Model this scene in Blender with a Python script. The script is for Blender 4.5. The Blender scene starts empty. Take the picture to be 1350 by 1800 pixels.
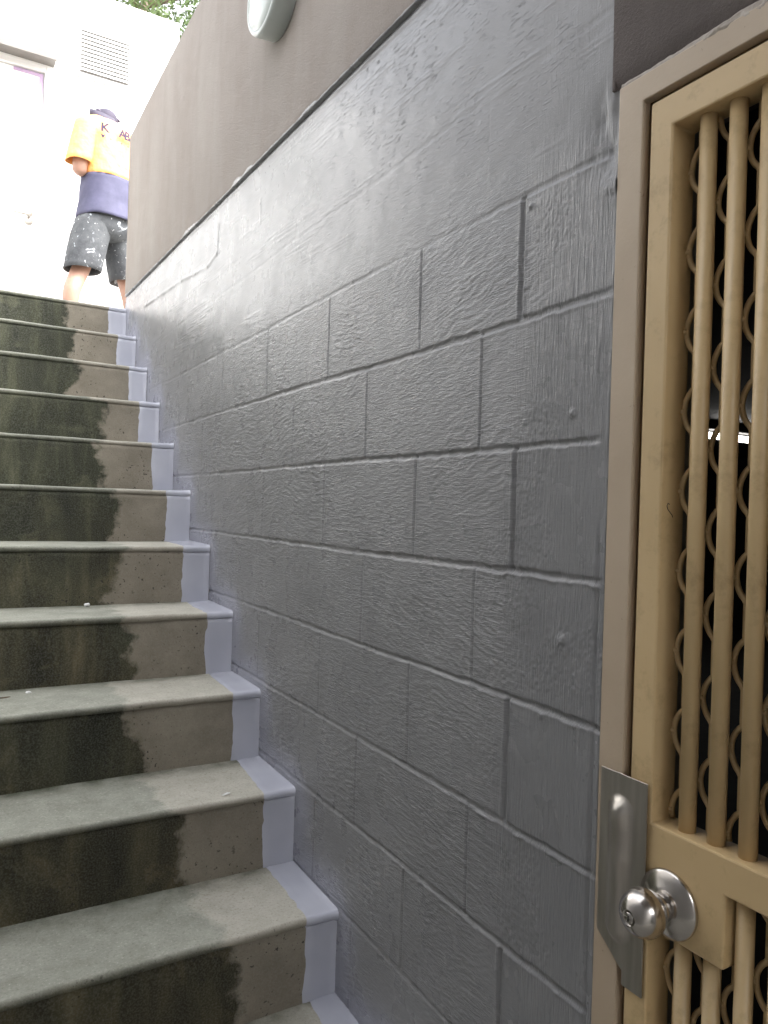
import bpy, bmesh, math, random
import numpy as np
from mathutils import Vector, Matrix

R = math.radians
scene = bpy.context.scene
COL = scene.collection
random.seed(4)

# ------------------------------------------------------------------ camera
CAMH = 1.4713
cam_d = bpy.data.cameras.new('camera')
cam = bpy.data.objects.new('camera', cam_d)
COL.objects.link(cam)
rt, up, fw = Vector((.8620, -.5059, .0305)), Vector((-.0251, .0174, .9995)), Vector((.5062, .8624, -.0023))
M = Matrix((rt, up, -fw)).transposed().to_4x4()
M.translation = Vector((-.7827, 0, CAMH))
cam.matrix_world = M
cam_d.sensor_fit = 'VERTICAL'
cam_d.sensor_height = 24
cam_d.lens = 1314.54 / 1800 * 24
cam_d.clip_start = .02
cam_d.clip_end = 500
scene.camera = cam

# ------------------------------------------------------------------ light
SUN_EL, SUN_AZ = R(52), R(140)     # azimuth measured from +Y towards +X
world = bpy.data.worlds.new('World')
scene.world = world
world.use_nodes = True
wn, wl = world.node_tree.nodes, world.node_tree.links
wn.clear()
sky = wn.new('ShaderNodeTexSky')
sky.sky_type = 'NISHITA'
sky.sun_disc = False
sky.sun_elevation = SUN_EL
sky.sun_rotation = SUN_AZ
sky.air_density = 1.0
sky.dust_density = 4.0
sky.ozone_density = 1.0
hs = wn.new('ShaderNodeHueSaturation')
hs.inputs['Saturation'].default_value = .16
bg = wn.new('ShaderNodeBackground')
bg.inputs['Strength'].default_value = .15
wo = wn.new('ShaderNodeOutputWorld')
wl.new(sky.outputs[0], hs.inputs['Color'])
wl.new(hs.outputs[0], bg.inputs['Color'])
wl.new(bg.outputs[0], wo.inputs['Surface'])
sun_d = bpy.data.lights.new('sun', 'SUN')
sun_d.energy = .5
sun_d.angle = R(14)
sun_d.color = (1, .96, .9)
sun = bpy.data.objects.new('sun', sun_d)
COL.objects.link(sun)
sdir = Vector((math.sin(SUN_AZ) * math.cos(SUN_EL), math.cos(SUN_AZ) * math.cos(SUN_EL), math.sin(SUN_EL)))
sun.rotation_euler = sdir.to_track_quat('Z', 'Y').to_euler()

vs = scene.view_settings
vs.view_transform = 'Standard'
vs.look = 'None'
vs.gamma = 1
vs.use_curve_mapping = False
vs.exposure = 2.8

# ------------------------------------------------------------------ helpers
def tag(o, label=None, cat=None, kind=None, group=None):
    if label: o['label'] = label
    if cat: o['category'] = cat
    if kind: o['kind'] = kind
    if group: o['group'] = group
    return o

def empty(name, loc, label, cat, **k):
    o = bpy.data.objects.new(name, None)
    o.location = loc
    o.empty_display_size = .05
    COL.objects.link(o)
    return tag(o, label, cat, **k)

def wpos(o):
    p = Vector((0, 0, 0))
    while o:
        p = p + o.location
        o = o.parent
    return p

def link(name, mesh, mat, parent=None, smooth=False, base=None):
    """links a mesh whose vertices are in world coordinates; origin = base (or parent's origin)"""
    o = bpy.data.objects.new(name, mesh)
    COL.objects.link(o)
    off = Vector(base) if base is not None else (wpos(parent) if parent else Vector((0, 0, 0)))
    mesh.transform(Matrix.Translation(-off))
    if parent:
        o.parent = parent
        o.location = off - wpos(parent)
    else:
        o.location = off
    if mat:
        mesh.materials.append(mat)
    if smooth:
        mesh.polygons.foreach_set('use_smooth', [True] * len(mesh.polygons))
    return o

def from_py(name, verts, faces, mat, parent=None, smooth=False, base=None):
    me = bpy.data.meshes.new(name)
    me.from_pydata([tuple(v) for v in verts], [], faces)
    me.validate()
    me.update()
    return link(name, me, mat, parent, smooth, base)

def from_bm(name, bm, mat, parent=None, smooth=False, base=None):
    bmesh.ops.recalc_face_normals(bm, faces=bm.faces)
    me = bpy.data.meshes.new(name)
    bm.to_mesh(me)
    bm.free()
    return link(name, me, mat, parent, smooth, base)

def bm_box(bm, x0, x1, y0, y1, z0, z1, bevel=0, seg=2):
    r = bmesh.ops.create_cube(bm, size=1)
    for v in r['verts']:
        v.co = Vector(((x0 + x1) / 2 + v.co.x * (x1 - x0), (y0 + y1) / 2 + v.co.y * (y1 - y0), (z0 + z1) / 2 + v.co.z * (z1 - z0)))
    if bevel:
        es = list({e for v in r['verts'] for e in v.link_edges})
        bmesh.ops.bevel(bm, geom=es, offset=bevel, segments=seg, profile=.5, affect='EDGES')

def box(name, x0, x1, y0, y1, z0, z1, mat, parent=None, bevel=0, base=None):
    bm = bmesh.new()
    bm_box(bm, x0, x1, y0, y1, z0, z1, bevel)
    return from_bm(name, bm, mat, parent, False, base)

def bm_tube(bm, pts, rad, n=10, closed=False, cap=True):
    pts = [Vector(p) for p in pts]
    rads = rad if isinstance(rad, (list, tuple)) else [rad] * len(pts)
    rings = []
    prev = None
    for i, p in enumerate(pts):
        if closed:
            t = pts[(i + 1) % len(pts)] - pts[i - 1]
        else:
            t = pts[min(i + 1, len(pts) - 1)] - pts[max(i - 1, 0)]
        t.normalize()
        if prev is None:
            a = Vector((0, 0, 1)) if abs(t.z) < .9 else Vector((1, 0, 0))
            u = t.cross(a).normalized()
        else:
            u = (prev - t * prev.dot(t)).normalized()
        prev = u
        v = t.cross(u)
        rings.append([bm.verts.new(p + (u * math.cos(2 * math.pi * k / n) + v * math.sin(2 * math.pi * k / n)) * rads[i]) for k in range(n)])
    m = len(rings)
    for i in range(m if closed else m - 1):
        a, b = rings[i], rings[(i + 1) % m]
        for k in range(n):
            bm.faces.new((a[k], a[(k + 1) % n], b[(k + 1) % n], b[k]))
    if cap and not closed:
        bm.faces.new(rings[0][::-1])
        bm.faces.new(rings[-1])

def bm_lathe(bm, prof, centre, axis, n=48):
    """prof: list of (radius, distance along axis)"""
    axis = Vector(axis).normalized()
    a = Vector((0, 0, 1)) if abs(axis.z) < .9 else Vector((1, 0, 0))
    u = axis.cross(a).normalized()
    v = axis.cross(u)
    c = Vector(centre)
    rings = []
    for r, d in prof:
        if r < 1e-6:
            rings.append([bm.verts.new(c + axis * d)])
        else:
            rings.append([bm.verts.new(c + axis * d + (u * math.cos(2 * math.pi * k / n) + v * math.sin(2 * math.pi * k / n)) * r) for k in range(n)])
    for a_, b_ in zip(rings, rings[1:]):
        for k in range(n):
            k2 = (k + 1) % n
            if len(a_) == 1 and len(b_) == 1: continue
            if len(a_) == 1: bm.faces.new((a_[0], b_[k2], b_[k]))
            elif len(b_) == 1: bm.faces.new((a_[k], a_[k2], b_[0]))
            else: bm.faces.new((a_[k], a_[k2], b_[k2], b_[k]))

def grid_mesh(name, P, mat, parent=None, base=None, smooth=True, flip=False, attrs=None):
    """P: (rows, cols, 3) array of world points -> quad grid"""
    nr, nc = P.shape[:2]
    V = P.reshape(-1, 3)
    idx = np.arange(nr * nc).reshape(nr, nc)
    q = np.stack([idx[:-1, :-1], idx[:-1, 1:], idx[1:, 1:], idx[1:, :-1]], -1).reshape(-1, 4)
    if flip: q = q[:, ::-1]
    me = bpy.data.meshes.new(name)
    me.vertices.add(len(V))
    me.vertices.foreach_set('co', V.astype(np.float32).ravel())
    me.loops.add(q.size)
    me.loops.foreach_set('vertex_index', q.astype(np.int32).ravel())
    me.polygons.add(len(q))
    me.polygons.foreach_set('loop_start', np.arange(0, q.size, 4, dtype=np.int32))
    me.update(calc_edges=True)
    for nm, arr in (attrs or {}).items():
        a = me.attributes.new(nm, 'FLOAT', 'POINT')
        a.data.foreach_set('value', arr.astype(np.float32).ravel())
    return link(name, me, mat, parent, smooth, base)

# numpy value noise
_rng = np.random.default_rng(11)
_tab = _rng.random((512, 512)).astype(np.float32)
def vn(u, v, seed=0):
    u = np.asarray(u + (seed * 37.31 + 1000), np.float32); v = np.asarray(v + (seed * 91.7 + 1000), np.float32)
    i = np.floor(u); j = np.floor(v)
    fu = u - i; fv = v - j
    i = i.astype(np.int32); j = j.astype(np.int32)
    fu = fu * fu * (3 - 2 * fu); fv = fv * fv * (3 - 2 * fv)
    i0, i1, j0, j1 = i & 511, (i + 1) & 511, j & 511, (j + 1) & 511
    return (_tab[i0, j0] * (1 - fu) + _tab[i1, j0] * fu) * (1 - fv) + (_tab[i0, j1] * (1 - fu) + _tab[i1, j1] * fu) * fv
def fbm(u, v, seed=0, o=3):
    s = 0; a = 1; t = 0
    for k in range(o):
        s = s + a * vn(u * 2 ** k, v * 2 ** k, seed + k * 5); t += a; a *= .5
    return s / t
def sstep(a, b, x):
    t = np.clip((x - a) / (b - a), 0, 1)
    return t * t * (3 - 2 * t)

# ------------------------------------------------------------------ materials
class NT:
    def __init__(s, name):
        s.m = bpy.data.materials.new(name)
        s.m.use_nodes = True
        s.n, s.l = s.m.node_tree.nodes, s.m.node_tree.links
        s.b = s.n['Principled BSDF']
        s.tc = s.n.new('ShaderNodeTexCoord')
    def put(s, sock, val):
        if isinstance(val, bpy.types.NodeSocket): s.l.new(val, sock)
        elif isinstance(val, tuple) and len(val) == 3 and sock.type == 'RGBA': sock.default_value = (*val, 1)
        else: sock.default_value = val
    def mapping(s, scale, coord='Object', loc=(0, 0, 0), rot=(0, 0, 0)):
        m = s.n.new('ShaderNodeMapping')
        s.l.new(s.tc.outputs[coord], m.inputs['Vector'])
        m.inputs['Scale'].default_value = scale if isinstance(scale, tuple) else (scale,) * 3
        m.inputs['Location'].default_value = loc
        m.inputs['Rotation'].default_value = rot
        return m.outputs[0]
    def noise(s, scale, detail=4, rough=.55, vec=None, dist=0):
        t = s.n.new('ShaderNodeTexNoise')
        s.put(t.inputs['Scale'], scale)
        t.inputs['Detail'].default_value = detail
        t.inputs['Roughness'].default_value = rough
        t.inputs['Distortion'].default_value = dist
        s.l.new(vec if vec is not None else s.tc.outputs['Object'], t.inputs['Vector'])
        return t.outputs['Fac']
    def voro(s, scale, vec=None, feature='F1'):
        t = s.n.new('ShaderNodeTexVoronoi')
        t.feature = feature
        t.inputs['Scale'].default_value = scale
        s.l.new(vec if vec is not None else s.tc.outputs['Object'], t.inputs['Vector'])
        return t.outputs['Distance']
    def ramp(s, fac, stops):
        r = s.n.new('ShaderNodeValToRGB')
        e = r.color_ramp.elements
        while len(e) < len(stops): e.new(.5)
        for el, (p, c) in zip(e, stops):
            el.position = p
            el.color = (*c, 1) if isinstance(c, tuple) else (c, c, c, 1)
        s.l.new(fac, r.inputs['Fac'])
        return r.outputs['Color']
    def mix(s, fac, a, b, mode='MIX'):
        m = s.n.new('ShaderNodeMix')
        m.data_type = 'RGBA'
        m.blend_type = mode
        s.put(m.inputs[0], fac); s.put(m.inputs[6], a); s.put(m.inputs[7], b)
        return m.outputs[2]
    def math(s, op, a, b=0.0, clamp=False):
        m = s.n.new('ShaderNodeMath')
        m.operation = op
        m.use_clamp = clamp
        s.put(m.inputs[0], a); s.put(m.inputs[1], b)
        return m.outputs[0]
    def attr(s, name):
        a = s.n.new('ShaderNodeAttribute')
        a.attribute_name = name
        return a.outputs['Fac']
    def bump(s, h, strength=.3, dist=.002):
        b = s.n.new('ShaderNodeBump')
        b.inputs['Strength'].default_value = strength
        b.inputs['Distance'].default_value = dist
        s.l.new(h, b.inputs['Height'])
        s.l.new(b.outputs[0], s.b.inputs['Normal'])
    def set(s, **k):
        names = dict(color='Base Color', rough='Roughness', metal='Metallic', spec='Specular IOR Level')
        for a, v in k.items(): s.put(s.b.inputs[names.get(a, a)], v)
        return s

# glossy grey masonry paint on the blocks, with the fine brush marks the mesh is too coarse for
t = NT('grey_enamel_paint')
n1 = t.noise(3.0, 5)
base = t.ramp(n1, [(.3, (.210, .211, .218)), (.7, (.244, .245, .252))])
base = t.mix(t.math('MULTIPLY', t.attr('stair_tint'), .75), base, (.30, .305, .36))
base = t.mix(t.ramp(t.noise(60, 3), [(.62, 0), (.75, .2)]), base, (.29, .295, .31))
t.set(color=base, rough=t.math('SUBTRACT', t.ramp(t.noise(9, 4), [(.3, .23), (.7, .34)]), t.math('MULTIPLY', t.attr('glint'), .16)), spec=.43)
hz = t.noise(1.0, 4, .6, t.mapping((1, 34, 240), rot=(R(6), 0, 0)), .9)
hz2 = t.noise(1.0, 4, .6, t.mapping((1, 40, 260), rot=(R(-18), 0, 0)), .9)
hz = t.mix(t.ramp(t.noise(5, 1), [(.36, 0), (.64, 1)]), hz, hz2)
vz = t.noise(1.0, 3, .6, t.mapping((1, 300, 14)), .35)
br = t.mix(t.math('MULTIPLY', t.attr('vert'), 1.15, True), hz, vz)
patch = t.ramp(t.noise(8, 4, .6), [(.35, .6), (.65, 1)])
br = t.math('MULTIPLY', t.math('MULTIPLY', t.ramp(br, [(.42, 0), (.66, 1)]), patch), t.math('SUBTRACT', 1.0, t.math('MULTIPLY', t.attr('skim'), .8)))
gl = t.ramp(t.noise(1.0, 3, .55, t.mapping((1, 40, 260), rot=(R(3), 0, 0))), [(.57, 0), (.66, 1)])
gl = t.math('MULTIPLY', t.math('MULTIPLY', gl, t.attr('glint')), t.ramp(t.noise(14, 3), [(.45, 0), (.6, 1)]))
hh = t.math('ADD', t.math('ADD', br, t.math('MULTIPLY', t.noise(330, 3), .30)), t.math('MULTIPLY', gl, 1.6))
t.bump(hh, .8, .0011)
GREY = t.m

# fresh lavender grey paint on the stair ends
t = NT('lavender_grey_paint')
t.set(color=t.ramp(t.noise(8, 2), [(.3, (.40, .41, .475)), (.7, (.46, .47, .53))]), rough=.26)
t.bump(t.noise(160, 4), .25, .001)
LAV = t.m

# rendered wall, brown grey textured paint
def render_mat(name, c0, c1):
    t = NT(name)
    drip = t.noise(1.0, 6, .65, t.mapping((1, 4.5, 1.5)), .3)
    c = t.mix(t.ramp(drip, [(.35, 0), (.7, 1)]), c0, c1)
    c = t.mix(t.ramp(t.noise(1.0, 4, .6, t.mapping((1, 12, 1.0)), .4), [(.6, 0), (.8, .2)]), c, tuple(v * .82 for v in c0))
    t.set(color=c, rough=.85, spec=.25)
    h = t.mix(.25, t.noise(190, 5, .75), t.noise(22, 4))
    t.bump(h, .9, .005)
    return t.m
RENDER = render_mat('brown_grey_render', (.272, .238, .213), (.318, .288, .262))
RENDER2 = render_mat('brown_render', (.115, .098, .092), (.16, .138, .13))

# stair concrete: dark algae left of the 'stain' attribute, scrubbed clean to the right of it
t = NT('stair_concrete')
st = t.attr('stain'); tread = t.attr('tread')
edge = t.math('ADD', st, t.math('MULTIPLY', t.math('SUBTRACT', t.noise(11, 6, .65), .5), .16))
dark = t.math('SUBTRACT', 1.0, t.ramp(edge, [(0.0, 0), (.022, 1)]))
vmap = t.mapping((9, 9, 2.2))
algae = t.ramp(t.noise(1.3, 6, .6, vmap, .5), [(.30, (.016, .017, .012)), (.48, (.036, .036, .025)), (.60, (.062, .06, .042)), (.74, (.13, .122, .092))])
light_patch = t.ramp(t.noise(1.0, 5, .55, t.mapping((6, 6, 9)), .6), [(.58, 0), (.72, .7)])
algae = t.mix(light_patch, algae, (.12, .112, .082))
brownish = t.ramp(t.noise(2.1, 4), [(.35, 0), (.65, 1)])
sep = t.n.new('ShaderNodeSeparateXYZ')
t.l.new(t.tc.outputs['Object'], sep.inputs[0])
lowf = t.math('ADD', t.math('MULTIPLY', sep.outputs['Z'], .55), t.math('MULTIPLY', t.math('SUBTRACT', brownish, .5), .45))
tint = t.ramp(lowf, [(.25, (1.18, 1.03, .78)), (.75, (.82, .89, .73))])
algae = t.mix(1.0, algae, tint, 'MULTIPLY')
clean = t.ramp(t.noise(9, 6, .65), [(.3, (.172, .150, .116)), (.7, (.262, .234, .186))])
riser = t.mix(dark, clean, algae)
tr_clean = t.ramp(t.noise(16, 6, .7), [(.3, (.37, .355, .30)), (.7, (.48, .46, .40))])
tr_old = t.ramp(t.noise(13, 6, .7), [(.3, (.225, .232, .19)), (.7, (.35, .355, .305))])
trc = t.mix(dark, tr_clean, tr_old)
spk = t.noise(170, 3, .7)
trc = t.mix(t.ramp(spk, [(.56, 0), (.68, .45)]), trc, (.11, .105, .085))
trc = t.mix(t.ramp(spk, [(.30, .4), (.42, 0)]), trc, (.60, .59, .53))
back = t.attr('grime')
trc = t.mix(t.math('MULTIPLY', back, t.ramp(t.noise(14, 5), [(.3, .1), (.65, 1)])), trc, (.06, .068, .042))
c = t.mix(tread, riser, trc)
pit = t.math('MULTIPLY', t.ramp(t.noise(105, 2, .5, None, .3), [(.66, 0), (.69, 1)]), t.ramp(t.noise(5.5, 3), [(.46, 0), (.56, 1)]))
pit2 = t.math('MULTIPLY', t.ramp(t.noise(240, 2, .5), [(.68, 0), (.72, 1)]), t.ramp(t.noise(9, 3), [(.40, 0), (.6, 1)]))
pits = t.math('MAXIMUM', pit, pit2)
pits = t.math('MULTIPLY', pits, t.math('SUBTRACT', 1.0, t.math('MULTIPLY', tread, .97)))
c = t.mix(t.math('MULTIPLY', pits, .8), c, (.015, .013, .010))
c = t.mix(t.ramp(t.noise(260, 2), [(.40, .0), (.75, .22)]), c, t.mix(.5, c, (.5, .5, .45)), 'MIX')
t.set(color=c, rough=.8, spec=.3)
h = t.math('SUBTRACT', t.noise(120, 6, .7), t.math('MULTIPLY', pits, 1.2))
t.bump(h, .55, .003)
STAIR = t.m

def simple(name, c0, c1, rough=.5, metal=0, scale=12, bump=0, bscale=200, spec=.5, stretch=None):
    t = NT(name)
    v = t.mapping(stretch) if stretch else None
    t.set(color=t.ramp(t.noise(scale, 5, .6, v), [(.3, c0), (.7, c1)]), rough=rough, metal=metal, spec=spec)
    if bump: t.bump(t.noise(bscale, 4), bump, .001)
    return t.m

# cream enamel, slightly grimy
t = NT('cream_enamel')
c = t.ramp(t.noise(4, 5), [(.3, (.53, .385, .20)), (.7, (.60, .445, .245))])
c = t.mix(t.ramp(t.noise(26, 6, .7), [(.54, 0), (.76, .45)]), c, (.24, .165, .08))
t.set(color=c, rough=t.ramp(t.noise(12, 3), [(.3, .28), (.7, .45)]))
t.bump(t.noise(240, 3), .12, .0006)
CREAM = t.m
t = NT('frame_paint')
c = t.ramp(t.noise(5, 5), [(.3, (.43, .34, .245)), (.7, (.50, .405, .30))])
c = t.mix(t.ramp(t.noise(45, 6, .75), [(.66, 0), (.74, .8)]), c, (.10, .055, .025))
t.set(color=c, rough=.45)
t.bump(t.noise(180, 4), .2, .001)
FRAME = t.m
REBATE = simple('rebate_paint', (.10, .06, .03), (.22, .15, .08), .6)
SMEAR = simple('frame_smear_paint', (.27, .23, .19), (.46, .41, .35), .5, scale=60, bump=.6, bscale=220)
t = NT('brushed_steel')
t.set(color=t.ramp(t.noise(1.0, 3, .5, t.mapping((90, 90, 6))), [(.3, (.40, .37, .33)), (.7, (.52, .49, .45))]), metal=1.0,
      rough=t.ramp(t.noise(1.0, 4, .6, t.mapping((60, 60, 9))), [(.3, .32), (.7, .48)]))
STEEL = t.m
CHROME = simple('satin_chrome', (.48, .45, .42), (.56, .53, .50), .20, 1)
DARKMETAL = simple('keyway_metal', (.02, .02, .02), (.05, .045, .04), .4, .6)
WHITE = simple('white_wall_paint', (.78, .78, .77), (.84, .84, .83), .6)
WHITE2 = simple('white_door_paint', (.80, .80, .79), (.86, .86, .85), .45)
SLAT = simple('louvre_paint', (.36, .345, .33), (.44, .42, .40), .5)
DARKGAP = simple('louvre_dark', (.20, .19, .185), (.26, .25, .24), .8)
HOOD = simple('hood_metal', (.13, .12, .11), (.18, .165, .15), .5)
FRINGE = simple('lilac_fringe', (.42, .30, .46), (.50, .38, .54), .5)
LAMPW = simple('lamp_plastic', (.42, .46, .44), (.48, .52, .50), .3, scale=6)
LENS = simple('lamp_lens', (.36, .41, .39), (.44, .48, .46), .22, scale=5)
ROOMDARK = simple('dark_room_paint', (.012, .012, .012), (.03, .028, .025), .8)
CONC = simple('plain_concrete', (.26, .255, .235), (.34, .33, .30), .85, scale=6, bump=.3, bscale=60)
SOFFIT = simple('soffit_paint', (.30, .27, .24), (.36, .33, .29), .8)
LWALL = simple('added_wall_paint', (.40, .40, .40), (.46, .46, .46), .7)
EARTH = simple('ground_paving', (.28, .27, .25), (.36, .35, .32), .9, scale=3)
SKIN = simple('skin', (.30, .165, .115), (.36, .205, .145), .5, scale=30)
HAIR = simple('dark_hair', (.02, .015, .012), (.05, .04, .03), .6)
NAVY = simple('navy_cloth', (.048, .047, .085), (.075, .073, .125), .8, bump=.9, bscale=9)
COLLAR = simple('collar_cloth', (.035, .03, .05), (.06, .05, .075), .8)
CAPW = simple('white_cap_cloth', (.78, .78, .76), (.85, .85, .83), .8)
BOOT = simple('boot_leather', (.10, .07, .04), (.16, .11, .07), .6)
INK = simple('print_ink', (.02, .006, .035), (.03, .010, .05), .7)
t = NT('hi_vis_cloth')
c = t.ramp(t.noise(5, 4), [(.3, (.91, .38, .10)), (.7, (.93, .48, .16))])
t.set(color=c, rough=.8)
t.bump(t.noise(9, 3), .8, .03)
HIVIS = t.m
t = NT('paint_spattered_denim')
c = t.ramp(t.noise(9, 5, .7), [(.3, (.035, .037, .042)), (.7, (.10, .105, .11))])
spl = t.ramp(t.noise(13, 4, .6, None, .8), [(.62, 0), (.66, 1)])
c = t.mix(spl, c, (.55, .58, .62))
c = t.mix(t.ramp(t.noise(60, 4, .6), [(.66, 0), (.70, .8)]), c, (.65, .65, .65))
t.set(color=c, rough=.85)
t.bump(t.noise(25, 4), .4, .01)
DENIM = t.m
t = NT('tube_glow')
t.set(color=(.9, .9, .9))
t.b.inputs['Emission Color'].default_value = (1, .97, .92, 1)
t.b.inputs['Emission Strength'].default_value = 3.0
GLOW = t.m
BARK = simple('bark', (.10, .075, .05), (.18, .14, .10), .9)
t = NT('leaf')
c = t.ramp(t.noise(1.3, 4), [(.3, (.05, .085, .025)), (.7, (.12, .17, .05))])
t.set(color=c, rough=.55)
t.b.inputs['Subsurface Weight'].default_value = 0
LEAF = t.m

# ------------------------------------------------------------------ setting
STEP, GOING = .19, .2539
yk = lambda k: 1.4834 + GOING * (k - 3)      # nosing line of step k, its top at STEP*k
TOPZ, TOPY = STEP * 13, yk(13)
LX = -1.55                                    # left side of the stair well

# upper ground: one sheet with the stair well and the basement room below it left open
bm = bmesh.new()
xs = [-60, LX - .2, 0.2, 60]
ys = [-60, -4.1, TOPY + .4, 60]
for i in range(3):
    for j in range(3):
        if i == 1 and j == 1: continue
        vs_ = [bm.verts.new((x, y, TOPZ - .012)) for x, y in ((xs[i], ys[j]), (xs[i + 1], ys[j]), (xs[i + 1], ys[j + 1]), (xs[i], ys[j + 1]))]
        bm.faces.new(vs_)
bmesh.ops.remove_doubles(bm, verts=bm.verts, dist=1e-4)
tag(from_bm('ground', bm, EARTH, base=(0, 30, TOPZ)), kind='structure')
bm = bmesh.new()
bm_box(bm, LX - .1, .6, -4.0, yk(1) + .1, -.15, 0)
tag(from_bm('floor', bm, CONC, base=(-.7, -.5, 0)), kind='structure')

# ------------------------------------------------------------------ staircase
stair = empty('concrete_staircase', (-.75, yk(1), 0),
              'concrete steps with dark algae stained risers and lavender paint along the wall end', 'staircase')
stainx = {1: (-.25, -.25), 2: (-.25, -.25), 3: (-.242, -.246), 4: (-.306, -.313), 5: (-.379, -.315), 6: (-.327, -.316), 7: (-.31, -.332),
          8: (-.258, -.275), 9: (-.306, -.265), 10: (-.233, -.267), 11: (-.312, -.332), 12: (-.303, -.30), 13: (-.282, -.28)}
stain_tread = {2: -.25, 3: -.285, 4: -.33, 5: -.375}
bandx = {3: -.078, 4: -.083, 5: -.080, 6: -.084, 7: -.092, 8: -.089, 9: -.084, 10: -.088, 11: -.083, 12: -.091, 13: -.09}
NR = .0095

def step_profile(k):
    """list of (y, z, tread flag, grime flag) from the foot of the riser over the nosing to the back of the tread"""
    y0, z1 = yk(k), STEP * k
    z0 = STEP * (k - 1)
    yb = yk(k + 1) if k < 13 else yk(k) + .42
    p = []
    rb = y0 + .0045
    for i in range(17):                       # riser
        f = i / 16
        p.append((rb, z0 - .02 + (z1 - .022 - (z0 - .02)) * f, 0, 0))
    p.append((rb + .003, z1 - .0205, 0, 0))    # tooled line under the nosing
    p.append((rb + .003, z1 - .0188, 0, 0))
    p.append((rb - .001, z1 - .0172, .1, 0))
    p.append((y0 + .0008, z1 - .0150, .2, 0))
    for i in range(9):                        # rounded edge
        a = math.pi / 2 * i / 8
        p.append((y0 + NR - NR * math.cos(a), z1 - NR + NR * math.sin(a), .35 + .65 * i / 8, 0))
    n = 18
    for i in range(1, n + 1):
        f = i / n
        y = y0 + NR + (yb + .02 - y0 - NR) * f
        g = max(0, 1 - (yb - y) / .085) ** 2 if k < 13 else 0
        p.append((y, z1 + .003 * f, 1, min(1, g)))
    return p

for k in range(1, 14):
    prof = np.array(step_profile(k))
    X = np.linspace(LX, .004, 150)
    ns, nx = len(prof), len(X)
    PY = np.repeat(prof[:, 0:1], nx, 1); PZ = np.repeat(prof[:, 1:2], nx, 1); PX = np.repeat(X[None], ns, 0)
    s = np.concatenate([[0], np.cumsum(np.hypot(np.diff(prof[:, 0]), np.diff(prof[:, 1])))])
    SS = np.repeat(s[:, None], nx, 1)
    TR = np.repeat(prof[:, 2:3], nx, 1); GR = np.repeat(prof[:, 3:4], nx, 1)
    wob = (fbm(PX * 3, SS * 3 + k * 9, k, 3) - .5)
    fin = (fbm(PX * 40, SS * 40, k + 3, 2) - .5)
    isr = (TR < .05)
    lip = np.exp(-((SS - s[24]) / .03) ** 2)
    PY = PY + np.where(isr, wob * .010 + fin * .0012, 0) + lip * ((vn(PX * 9, SS * 0, k) - .5) * .006 + (vn(PX * 45, SS * 0, k + 7) - .5) * .0025)
    PZ = PZ + np.where(TR > .3, wob * .006 + fin * .0008, 0)
    zt, zb = STEP * k, STEP * (k - 1)
    a, b = stainx[k]
    fz = np.clip((zt - PZ) / STEP, 0, 1)
    xb = a + (b - a) * fz
    xt = stain_tread.get(k, (a + stainx.get(k + 1, (a, a))[1]) / 2)
    xb = np.where(TR > .3, xt, xb)
    xb = xb + (vn(SS * 22, SS * 0 + k, k) - .5) * .05 + (vn(SS * 90, SS * 0 + k, k + 2) - .5) * .014
    P = np.stack([PX, PY, PZ], -1)
    # close the block: underside and back
    so = grid_mesh('step', P, STAIR, stair, attrs=dict(stain=PX - xb, tread=TR, grime=GR))
    tag(so, {13: 'top step, greenest and nearest the landing'}.get(k))
    # painted band at the wall end, a film 1.2 mm proud with a hand cut left edge
    bx = bandx.get(k, -.08)
    nb = 9
    nxt = bandx.get(k + 1, bx)
    left = bx + (nxt - bx) * np.clip((prof[:, 0] - yk(k)) / GOING, 0, 1) + (.012 if k < 7 else .002) * np.clip((prof[:, 0] - yk(k) - .03) / .2, 0, 1)
    left = left + (vn(s * 60, s * 0, k + 20) - .5) * .007 + (vn(s * 14, s * 0, k + 21) - .5) * .008
    dy = np.gradient(prof[:, 0]); dz = np.gradient(prof[:, 1])
    L = np.hypot(dy, dz) + 1e-9
    ny, nz = -dz / L, dy / L
    U = np.linspace(0, 1, nb)[None]
    BX = left[:, None] + (-.0005 - left[:, None]) * U
    off = np.where(U == 0, -.0005, .0016) + .0035 * np.clip((U - .82) / .18, 0, 1) ** 2
    ii = np.clip((BX - LX) / (X[1] - X[0]), 0, nx - 1.001)
    i0 = ii.astype(int); ff = ii - i0
    rows = np.arange(ns)[:, None]
    BY = PY[rows, i0] * (1 - ff) + PY[rows, i0 + 1] * ff + ny[:, None] * off
    BZ = PZ[rows, i0] * (1 - ff) + PZ[rows, i0 + 1] * ff + nz[:, None] * off
    grid_mesh('painted_band', np.stack([BX, BY, BZ], -1), LAV, so)

# landing behind the top step
tag(box('landing', LX, .2, TOPY + .4, 9, TOPZ - .15, TOPZ + .004, EARTH, base=(-.6, 5, TOPZ)), kind='structure')

# ------------------------------------------------------------------ painted block wall
WY0, WY1, WZ1 = .7285, 4.045, 2.505
ycols = [WY0]
while ycols[-1] < WY1:
    ycols.append(ycols[-1] + .0016 * (1 + 2.0 * (ycols[-1] - WY0)))
ycols[-1] = WY1
Yc = np.array(ycols)
top_of = lambda y: 2.472 + (y - 1.2) * .0225     # hand painted top line climbs a little
nz_ = 1150
ZF = np.linspace(0, 1, nz_)
Y = np.repeat(Yc[None], nz_, 0).astype(np.float32)
Z = (ZF[:, None] * top_of(Yc)[None]).astype(np.float32)
low = fbm(Y * 5, Z * 5, 1, 3) - .5
h = .004 * (fbm(Y * 2.2, Z * 2.2, 2, 2) - .5) + .0012 * (fbm(Y * 18, Z * 18, 3, 2) - .5)
skim = sstep(1.93, 2.08, Z + .10 * low + .02 * (Y - 1) )      # upper courses are skimmed almost smooth
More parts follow.
